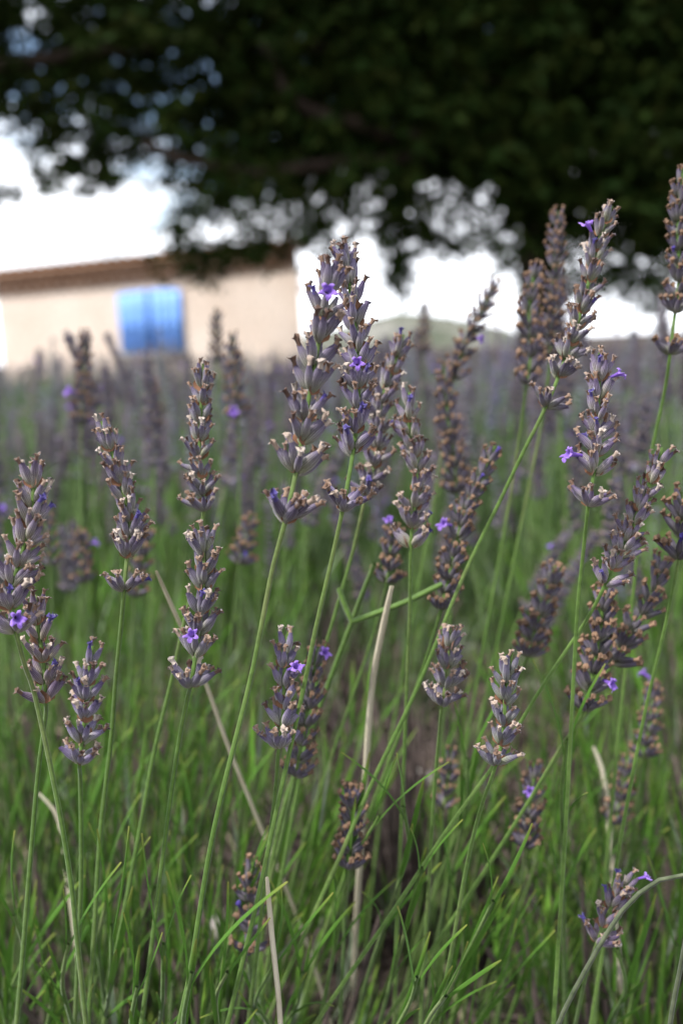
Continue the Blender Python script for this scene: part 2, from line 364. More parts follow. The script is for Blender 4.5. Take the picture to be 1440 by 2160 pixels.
# ------------------------------------------------------------------ tree
def build_tree():
    rng = np.random.default_rng(11); D = 8.0
    foot = at(1133, 700, D); foot.z = gz(foot.x, foot.y) - .1
    tr = empty('shade_tree', foot); tag(tr, 'big dark shade tree with low spreading leafy branches over the field', 'tree')
    o = np.array(foot)
    def limb(name, P, r0, r1, parent):
        Pc, _ = catmull([np.array(p) for p in P], 26); Pc = Pc + rng.normal(0, .008, Pc.shape)
        V, F, _ = tube(Pc - o, np.linspace(r0, r1, 26), 10); return obj(name, mesh(name, V, F, 'bark'), parent)
    tk = limb('trunk', [at(1135, 800, D), at(1133, 600, D), at(1142, 450, D), at(1125, 280, D), at(1110, 120, D), at(1130, -120, D)], .17, .12, tr)
    for P, r0, r1 in (([(1125, 300, 8), (1040, 292, 7), (860, 290, 6.5), (730, 255, 6.3), (640, 220, 6.3), (590, 170, 6.3), (560, 90, 6.3)], .075, .03),
                      ([(1120, 320, 8), (960, 318, 7), (820, 340, 6.5), (700, 345, 6.4), (540, 365, 6.4), (380, 330, 6.4), (300, 300, 6.4)], .065, .025),
                      ([(1115, 200, 8), (900, 130, 7.4), (600, 90, 7), (300, 95, 6.6), (60, 130, 6.3), (-150, 160, 6.2)], .075, .03),
                      ([(1140, 330, 8), (1250, 270, 7.6), (1380, 300, 7.4), (1560, 280, 7.2)], .07, .03),
                      ([(1130, 150, 8), (1250, 40, 8.4), (1450, -80, 8.8)], .07, .03),
                      ([(1130, 60, 8), (980, -80, 8), (800, -250, 8)], .08, .03)):
        limb('limb', [at(*p) for p in P], r0, r1, tr)
    # leaf sprays fill the crown; its underside follows the drooping branch tips
    bd = np.array([(-500, 300), (-20, 275), (50, 292), (75, 390), (150, 425), (225, 430), (250, 372), (335, 368), (365, 440), (395, 545), (450, 570), (500, 548), (560, 535), (640, 525),
                   (700, 535), (750, 500), (790, 455), (815, 590), (860, 600), (900, 530), (960, 555), (1010, 520), (1080, 580), (1150, 630), (1250, 620), (1350, 650), (1440, 640), (2000, 600)], float)
    S = 78000
    y = rng.uniform(5.7, 10.8, S); px = rng.uniform(-700, 2200, S); py = rng.uniform(-1000, 700, S)
    low = np.interp(px, bd[:, 0], bd[:, 1]) + rng.normal(0, 14, S)
    h = low - py                                                # pixels above the drooping edge
    dens = np.where(px < 360, np.clip((h - 15) / 110, 0, 1), np.clip((h - 50) / 180, .0, 1.0) ** 1.2)
    fr = np.where((px > 360) & (px < 1500), np.where(px < 640, .42, .50), .2)
    dens = np.where(px < 480, np.minimum(dens, .46), dens)
    dens = np.maximum(dens, np.where(h > 0, fr, 0)); dens[h < 0] = 0
    inside = (px > -120) & (px < 1560) & (py > -160)
    dens = np.where(inside, dens, dens * .35)
    keep = rng.random(S) < dens * .60 * (y / 8) ** 2
    # a few hanging tassels of leaves that show against the light
    ex = [(1120, 330, 6.6, 60, 70, 60), (1115, 400, 6.6, 30, 35, 30), (430, 570, 6.2, 34, 34, 14), (560, 525, 6.2, 60, 24, 12), (380, 500, 6.2, 30, 40, 14), (12, 408, 7, 22, 14, 8), (842, 590, 6.8, 14, 26, 10), (838, 545, 6.8, 18, 22, 10), (832, 495, 6.8, 22, 26, 12), (820, 440, 6.8, 26, 26, 12), (720, 430, 7, 60, 40, 12), (640, 470, 7, 60, 40, 14)]
    px = px[keep]; py = py[keep]; y = y[keep]; deep = np.where((h[keep] > np.where(px < 360, 45, 120)), 1.5, 1.0)
    for (ax, ay, d, sx, sy, n) in ex:
        px = np.concatenate([px, rng.normal(ax, sx * .6, n)]); py = np.concatenate([py, rng.normal(ay, sy * .6, n)]); y = np.concatenate([y, rng.normal(d, .15, n)])
    # unseen sprays added above and this side of the picture, blocking sky light
    n2 = 5000; Y2 = rng.uniform(4.0, 11, n2); X2 = rng.uniform(-5.5, 6.5, n2); zlo = CH + .40 * Y2 + .25; zhi = 3.2 + 4.0 * np.sqrt(np.clip(1 - ((X2 - .8) / 7) ** 2 - ((Y2 - 7.2) / 5.6) ** 2, 0, 1))
    Z2 = zlo + (zhi - zlo) * rng.random(n2); up = np.stack([X2, Y2, Z2], 1)[zhi > zlo + .2]
    ctr = np.array([at(a_, b_, d_) for a_, b_, d_ in zip(px, py, y)]) - o
    ctr = np.concatenate([ctr, up - o]); K = len(ctr); nl = 10; big = np.concatenate([deep, np.ones(K - len(up) - len(deep)), np.full(len(up), 1.9)])
    # template leaf: folded blade pointing along z
    LV = np.array([(0, 0, 0), (.5, .12, .45), (-.5, .12, .45), (0, 0, .5), (0, .05, 1.0)]) * np.array([.46, .5, 1])
    LF = np.array([(0, 1, 3), (0, 3, 2), (1, 4, 3), (2, 3, 4)])
    az = rng.uniform(0, 2 * np.pi, K); droop = rng.uniform(-1.0, .1, K)
    tw = np.stack([np.cos(az), np.sin(az), droop], 1); tw /= np.linalg.norm(tw, axis=1)[:, None]
    tl = rng.uniform(.14, .30, K)
    tt = np.tile(np.linspace(-.5, .5, nl), (K, 1)) + rng.normal(0, .03, (K, nl))
    pos = ctr[:, None, :] + tw[:, None, :] * (tt * tl[:, None])[:, :, None]; pos = pos + rng.normal(0, .012, pos.shape)
    side = np.cross(tw, np.array([0, 0, 1.0])); side /= np.linalg.norm(side, axis=1)[:, None]
    sg = np.where(np.arange(nl) % 2 == 0, 1.0, -1.0)
    ld = tw[:, None, :] * .6 + side[:, None, :] * sg[None, :, None] * .8 + np.array([0, 0, -.35]) + rng.normal(0, .25, pos.shape)
    ld = ld.reshape(-1, 3); pos = pos.reshape(-1, 3)
    Rm = basis(ld, rng.uniform(0, 6.28, len(ld))) * (rng.uniform(.055, .095, len(ld)) * np.repeat(big, nl))[:, None, None]
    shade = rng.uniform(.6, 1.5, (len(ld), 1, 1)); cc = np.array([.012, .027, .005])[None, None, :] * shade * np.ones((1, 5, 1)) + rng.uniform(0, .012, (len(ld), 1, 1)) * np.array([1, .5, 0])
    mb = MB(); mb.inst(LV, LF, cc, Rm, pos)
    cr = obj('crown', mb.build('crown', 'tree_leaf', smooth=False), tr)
    return len(ld)
NLEAF = build_tree()

# ------------------------------------------------------------------ lavender: template pieces
def calyx_geo(ns, rings, rng, rib=.0, bend=.0):
    tt = np.array(rings); a = np.arange(ns) / ns * 2 * np.pi
    rad = np.interp(tt, [0, .08, .25, .45, .7, .9, 1.0], [.045, .095, .15, .172, .15, .098, .09])
    alt = np.where(np.arange(ns) % 2 == 0, 1.0, 0.0)
    V = []; T_ = []; RB = []
    for i, t_ in enumerate(tt):
        r_ = rad[i] * (1 - rib * (1 - alt) * math.sin(math.pi * min(1, t_ + .1)))
        cx = bend * (t_ - .0) ** 2
        V.append(np.stack([r_ * np.cos(a) + cx, r_ * np.sin(a), np.full(ns, t_)], 1)); T_.append(np.full(ns, t_)); RB.append(alt)
    return np.concatenate(V), lathe_grid(len(tt), ns), np.concatenate(T_), np.concatenate(RB)
def tip_geo(rng, ns=8, big=1.0, bend=0.0):
    """crumpled dry corolla: tube out of the calyx mouth, flaring into ragged lobes"""
    a = np.arange(ns) / ns * 2 * np.pi; V = []
    lean = rng.normal(0, .10, 2)
    for k, (z, r_) in enumerate(((.90, .085), (1.04, .075), (1.15, .085), (1.24, .145), (1.23, .09), (1.15, .03))):
        j = 1 + rng.normal(0, .10 + .10 * (k in (3, 4)), ns); lob = 1 + (.30 * np.cos(a * 3 + lean[0] * 20) if k == 3 else 0)
        zz = z + (rng.normal(0, .045, ns) if k >= 2 else 0); q = (z - .9) * 2.2
        V.append(np.stack([r_ * big * j * lob * np.cos(a) + bend + lean[0] * q, r_ * big * j * lob * np.sin(a) + lean[1] * q, zz + 0 * a], 1))
    return np.concatenate(V), lathe_grid(6, ns)
def blossom_geo(rng):
    """violet flower: a tube opening into a ruffled, two lipped rim (two larger upper lobes, three lower)"""
    ns = 30; a = np.arange(ns) / ns * 2 * np.pi; V = []; T_ = []
    lob = (.5 + .5 * np.cos(5 * a)) ** .55; up = np.where(np.cos(a) > .25, 1.0, 0.0); ph = rng.uniform(0, 6.28)
    ruf = np.sin(a * 7 + ph) * .5 + np.sin(a * 11 + 2 * ph) * .35 + rng.normal(0, .3, ns)
    for k, (z, r_, L_) in enumerate(((.85, .09, 0), (1.12, .10, 0), (1.36, .13, .0), (1.52, .19, .1), (1.62, .27, .32), (1.66, .36, .55), (1.60, .43, .75))):
        w = max(0, k - 3) / 3
        rr = r_ * (1 - L_ * (1 - lob) * .75) * (1 + .22 * up * w) * (1 + .07 * ruf * w)
        zz = z + .10 * ruf * w + .12 * up * w - .10 * (1 - up) * w
        V.append(np.stack([rr * np.cos(a), rr * np.sin(a) * .88, zz], 1)); T_.append(np.full(ns, k / 6))
    return np.concatenate(V), lathe_grid(7, ns), np.concatenate(T_)
def bract_geo():
    V = []; rows = ((0, .10, 0), (.25, .42, .10), (.5, .46, .16), (.75, .28, .17), (1.0, .015, .12))
    for z, w, o_ in rows:
        for v in (-1, -.5, 0, .5, 1): V.append((w * v, o_ - .22 * w * v * v * 2, z))
    F = [(i * 5 + j, i * 5 + j + 1, (i + 1) * 5 + j + 1, (i + 1) * 5 + j) for i in range(4) for j in range(4)]
    return np.array(V), np.array(F)
TR = np.random.default_rng(3)
CAL = []
for k in range(4):
    V, F, T_, RB = calyx_geo(26, (0, .06, .16, .3, .45, .6, .75, .9, 1.0), TR, .26, (-.10, .0, .08, .14)[k])
    CAL.append(mesh('calyx', V, F, 'calyx', attrs={'tt': T_, 'rib': RB}))
BENDS = (-.10, .0, .08, .14)
TIP = [[mesh('withered_corolla', *tip_geo(TR, 9, 1.0 + .25 * TR.random(), BENDS[k]), 'withered', smooth=False) for j in range(3)] for k in range(4)]
BUD = [mesh('dried_bud', *tip_geo(TR, 8, 1.15, BENDS[k]), 'bud', smooth=False) for k in range(4)]
BLO = []
for j in range(2):
    V, F, T_ = blossom_geo(TR); BLO.append(mesh('blossom', V, F, 'petal', attrs={'tt': T_}))
BRA = mesh('bract', *bract_geo(), 'bract')

def layout(Ls, rng, detach=0.0, dense=1.0, size=1.0):
    """calyx places on a straight spike of length Ls (m): list of (s, azimuth, tilt, length) and bracts (s, azimuth, tilt)"""
    cal = []; br = []; s = 0.0; k = 0; ph0 = rng.uniform(0, 6.28); CL = .0058 * size
    body = Ls - .006
    while s < body:
        f = s / Ls
        n = int(round((5.7 - 2.5 * f + rng.uniform(-.5, .5)) * dense))
        n = max(2, n); ph = ph0 + k * math.pi / 2 + rng.normal(0, .15)
        for sgn in (0, math.pi):
            for i in range(n):
                a = ph + sgn + ((i + .5) / n - .5) * 2.4 + rng.normal(0, .12)
                mid = 1 - abs((i + .5) / n - .5) * 1.2
                tl = R(44 - 22 * f) * (.75 + .5 * rng.random())
                if k == 0: tl *= 1.12
                cal.append((s + rng.normal(0, .0006) + .0012 * (1 - mid), a, tl, CL * (1.05 - .16 * f) * rng.uniform(.82, 1.12)))
            br.append((s - .0004, ph + sgn, R(34 - 16 * f)))
        s += (detach if (k == 0 and detach) else (.0056 - .0010 * f) * size * rng.uniform(.85, 1.15)); k += 1
    for i in range(3):
        cal.append((body + rng.uniform(-.001, .001), ph0 + i * 2.1, R(9 + 6 * rng.random()), CL * rng.uniform(.85, 1.0)))
    return cal, br

def build_stalk(P, r0, r1, base, name='stalk', ns=12, n=70):
    Pc, ln = catmull(P, n); V, F, rib = tube(Pc - np.array(base), np.linspace(r0, r1, n), ns, .09)
    return mesh(name, V, F, 'stalk', attrs={'rib': rib})

def to_ground(P, rng, spread=.05):
    """continue a stalk below its last drawn point down to the soil, straightening up as it goes"""
    p, q = np.array(P[-1]), np.array(P[-2]); d = p - q; d /= np.linalg.norm(d); d[2] = min(d[2], -.35)
    out = list(P); g = gz(p[0], p[1]) - .01
    for k in range(3):
        hgt = out[-1][2] - g; st = hgt / (3 - k)
        dd = d * np.array([.75 ** k, .75 ** k, 1]); out.append(np.array(out[-1]) + dd / -dd[2] * st)
    out[-1][2] = gz(out[-1][0], out[-1][1]) - .01
    return out

def hero(label, axis, stalk, d, detach=None, blooms=(), buds=(), full=True, seed=0, ds=None, group=None, dense=1.0, thick=1.0, size=None):
    """axis: pixels tip -> base of the spike; stalk: pixels from the base on down; d: distance (m) (tip, base) or one number"""
    rng = np.random.default_rng(seed + 100)
    d0, d1 = d if isinstance(d, tuple) else (d, d)
    A = [at(p[0], p[1], d0 + (d1 - d0) * i / max(1, len(axis) - 1)) for i, p in enumerate(axis)][::-1]      # base -> tip
    ds = ds if ds is not None else d1 + .03
    S_ = [np.array(at(p[0], p[1], d1 + (ds - d1) * (i + 1) / len(stalk))) for i, p in enumerate(stalk)]
    full_line = to_ground([np.array(A[0])] + S_, rng)
    base = full_line[-1]
    root = empty('lavender_sprig', base); tag(root, label, 'lavender', group or 'lavender stems in flower')
    Pa, La = catmull([np.array(a) for a in A], 60)
    line = full_line[::-1] + [Pa[k] for k in (12, 24, 36, 48, 58)]
    obj('stalk', build_stalk(line, .00092 * thick, .0005 * thick, base), root)
    size = size or rng.uniform(.88, 1.08); dense *= rng.uniform(.86, 1.08); miss = rng.uniform(.0, .14); cal, br = layout(La, rng, detach or 0.0, dense, size); tint = np.array([1, .98, 1.0]) * rng.uniform(.82, 1.15) + np.array([rng.normal(0, .05), 0, rng.normal(0, .06)])
    T, X, Y = frames(Pa)
    def place(s, a, tilt, off):
        u = np.clip(s / La, 0, 1) * 59; i = int(min(58, u)); f = u - i
        p = Pa[i] * (1 - f) + Pa[i + 1] * f; t_ = T[i]; rad = X[i] * math.cos(a) + Y[i] * math.sin(a)
        z = t_ * math.cos(tilt) + rad * math.sin(tilt); y = -(rad * math.cos(tilt) - t_ * math.sin(tilt)); x = np.cross(y, z)
        return p + rad * off, x, y, z
    def M_(p, x, y, z, s):
        p = p - base
        return Matrix(((x[0] * s, y[0] * s, z[0] * s, p[0]), (x[1] * s, y[1] * s, z[1] * s, p[1]), (x[2] * s, y[2] * s, z[2] * s, p[2]), (0, 0, 0, 1)))
    PL = []
    for (s, a, tl, ln) in cal:
        p, x, y, z = place(s, a, tl, .0007); front = (CMI.to_3x3() @ Vector(z)).z
        PL.append((p, x, y, z, ln, pix(p + z * ln), front))
    special = {}
    for lst, kind in ((blooms, 'b'), (buds, 'd')):
        for (bx_, by_) in lst:
            best = min((k for k in range(len(PL)) if k not in special), key=lambda k: (PL[k][5][0] - bx_) ** 2 + (PL[k][5][1] - by_) ** 2 - 900 * PL[k][6])
            special[best] = kind
    if full:
        for k, (p, x, y, z, ln, _, front) in enumerate(PL):
            if rng.random() < miss: continue
            v = int(rng.integers(4)); ra = rng.uniform(-.5, .5); x2 = x * math.cos(ra) + y * math.sin(ra); y2 = -x * math.sin(ra) + y * math.cos(ra)
            # tube bends back outward (calyx x axis points away from the axis of the spike)
            co = obj('calyx', CAL[v], root, M_(p, -y2, x2, z, ln))
            co.color = (*tint, 1); sp = special.get(k)
            if sp == 'b':
                b_ = obj('blossom', BLO[k % 2], co); b_.matrix_basis = Matrix.Translation((0, 0, .98)) @ Matrix.Rotation(rng.uniform(-.5, .5), 4, 'Z') @ Matrix.Rotation(R(rng.uniform(25, 62)), 4, 'Y') @ Matrix.Diagonal((rng.uniform(.62, .95), rng.uniform(.7, 1.0), rng.uniform(.8, 1.0), 1)) @ Matrix.Translation((0, 0, -.95))
            elif sp == 'd' or rng.random() < .03: obj('dried_bud', BUD[v], co)
            elif rng.random() < .93: obj('withered_corolla', TIP[v][int(rng.integers(3))], co)
        for (s, a, tl) in br:
            p, x, y, z = place(s, a, tl, .0008); obj('bract', BRA, root, M_(p, x, y, z, .0040 * rng.uniform(.85, 1.2)))
    else:
        # whorl by whorl: each whorl one part
        order = sorted(range(len(PL)), key=lambda k: cal[k][0]); groups = []; last = None
        for k in order:
            if last is None or cal[k][0] - last > .003: groups.append([])
            groups[-1].append(k); last = cal[k][0]
        for g_ in groups:
            mb = MB()
            for k in g_:
                p, x, y, z, ln, _, fr = PL[k]; Rm = np.stack([-y, x, z], 1)[None] * ln
                mb.inst(MID[0], MID[1], MID[2] * rng.uniform(.85, 1.15), Rm, (p - base)[None])
                if special.get(k) != 'b':
                    tc_ = (.08, .055, .26) if special.get(k) == 'd' else np.array((.22, .135, .085)) * rng.uniform(.6, 1.3)
                    mb.inst(TIPM[0], TIPM[1], tc_, Rm, (p - base)[None])
            w = obj('whorl', mb.build('whorl'), root)
            for k in g_:
                if special.get(k) == 'b':
                    p, x, y, z, ln, _, fr = PL[k]; obj('blossom', BLO[k % 2], w, M_(p, -y, x, z, ln) @ Matrix.Translation((0, 0, .98)) @ Matrix.Rotation(R(48), 4, 'Y') @ Matrix.Translation((0, 0, -.95)))
    return root
# mid detail calyx for joined spikes: vertex coloured
V, F, T_, RB = calyx_geo(8, (0, .1, .3, .5, .75, 1.0), TR, .12, .06)
cA, cB, cC = np.array((.20, .21, .12)), np.array((.155, .138, .155)), np.array((.09, .072, .118))
MIDC = np.where(T_[:, None] < .5, cA + (cB - cA) * (T_[:, None] / .5), cB + (cC - cB) * ((T_[:, None] - .5) / .5)) * (.7 + .4 * RB[:, None])
MID = (V, F, MIDC); V, F = tip_geo(TR, 6, 1.1, .06); TIPM = (V, F)
# coarse calyx: six faces and a tan point
LOV = np.array([(0, 0, 0), (.2, 0, .45), (-.1, .18, .45), (-.1, -.18, .45), (0, 0, 1.0), (.10, 0, 1.25), (-.06, .10, 1.2), (-.06, -.1, 1.15)])
LOF = np.array([(0, 2, 1), (0, 3, 2), (0, 1, 3), (1, 2, 4), (2, 3, 4), (3, 1, 4), (4, 5, 6), (4, 6, 7)])
LOC = np.array([cA * 1.2, (.235, .225, .255), (.225, .215, .245), (.24, .23, .26), (.17, .155, .205), (.27, .20, .16), (.25, .19, .15), (.27, .21, .17)])

def spike_mesh(Ls, rng, coarse=False, bend=0.0, bloom=0.0, dense=1.0, hue=1.0, tipc=(.29, .155, .085), size=1.0):
    cal, br = layout(Ls, rng, .012 if rng.random() < .35 else 0.0, dense, size)
    cal = np.array(cal); s, a, tl, ln = cal.T
    rad = np.stack([np.cos(a), np.sin(a), 0 * a], 1); zax = np.array([0, 0, 1.0])
    z = zax * np.cos(tl)[:, None] + rad * np.sin(tl)[:, None]; p = zax * s[:, None] + rad * .0007; p[:, 0] += bend * (s / Ls) ** 2 * Ls
    Rm = basis(z, rng.uniform(0, 6, len(a))) * ln[:, None, None]
    mb = MB(); sh = rng.uniform(.8, 1.2, (len(a), 1, 1)) * (np.ones(3) * hue)
    if coarse: mb.inst(LOV, LOF, LOC[None] * sh, Rm, p)
    else:
        mb.inst(MID[0], MID[1], MIDC[None] * sh, Rm, p); mb.inst(TIPM[0], TIPM[1], np.array(tipc)[None, None] * sh * np.ones((1, len(TIPM[0]), 1)), Rm, p)
    if bloom:
        for k in rng.choice(len(a), max(1, int(bloom * len(a))), replace=False):
            mb.inst(PET[0], PET[1], np.array((.26, .14, .58)), Rm[k:k + 1] * 1.0, p[k:k + 1])
    return mb
PV, PF, _ = blossom_geo(TR); PET = (PV, PF)

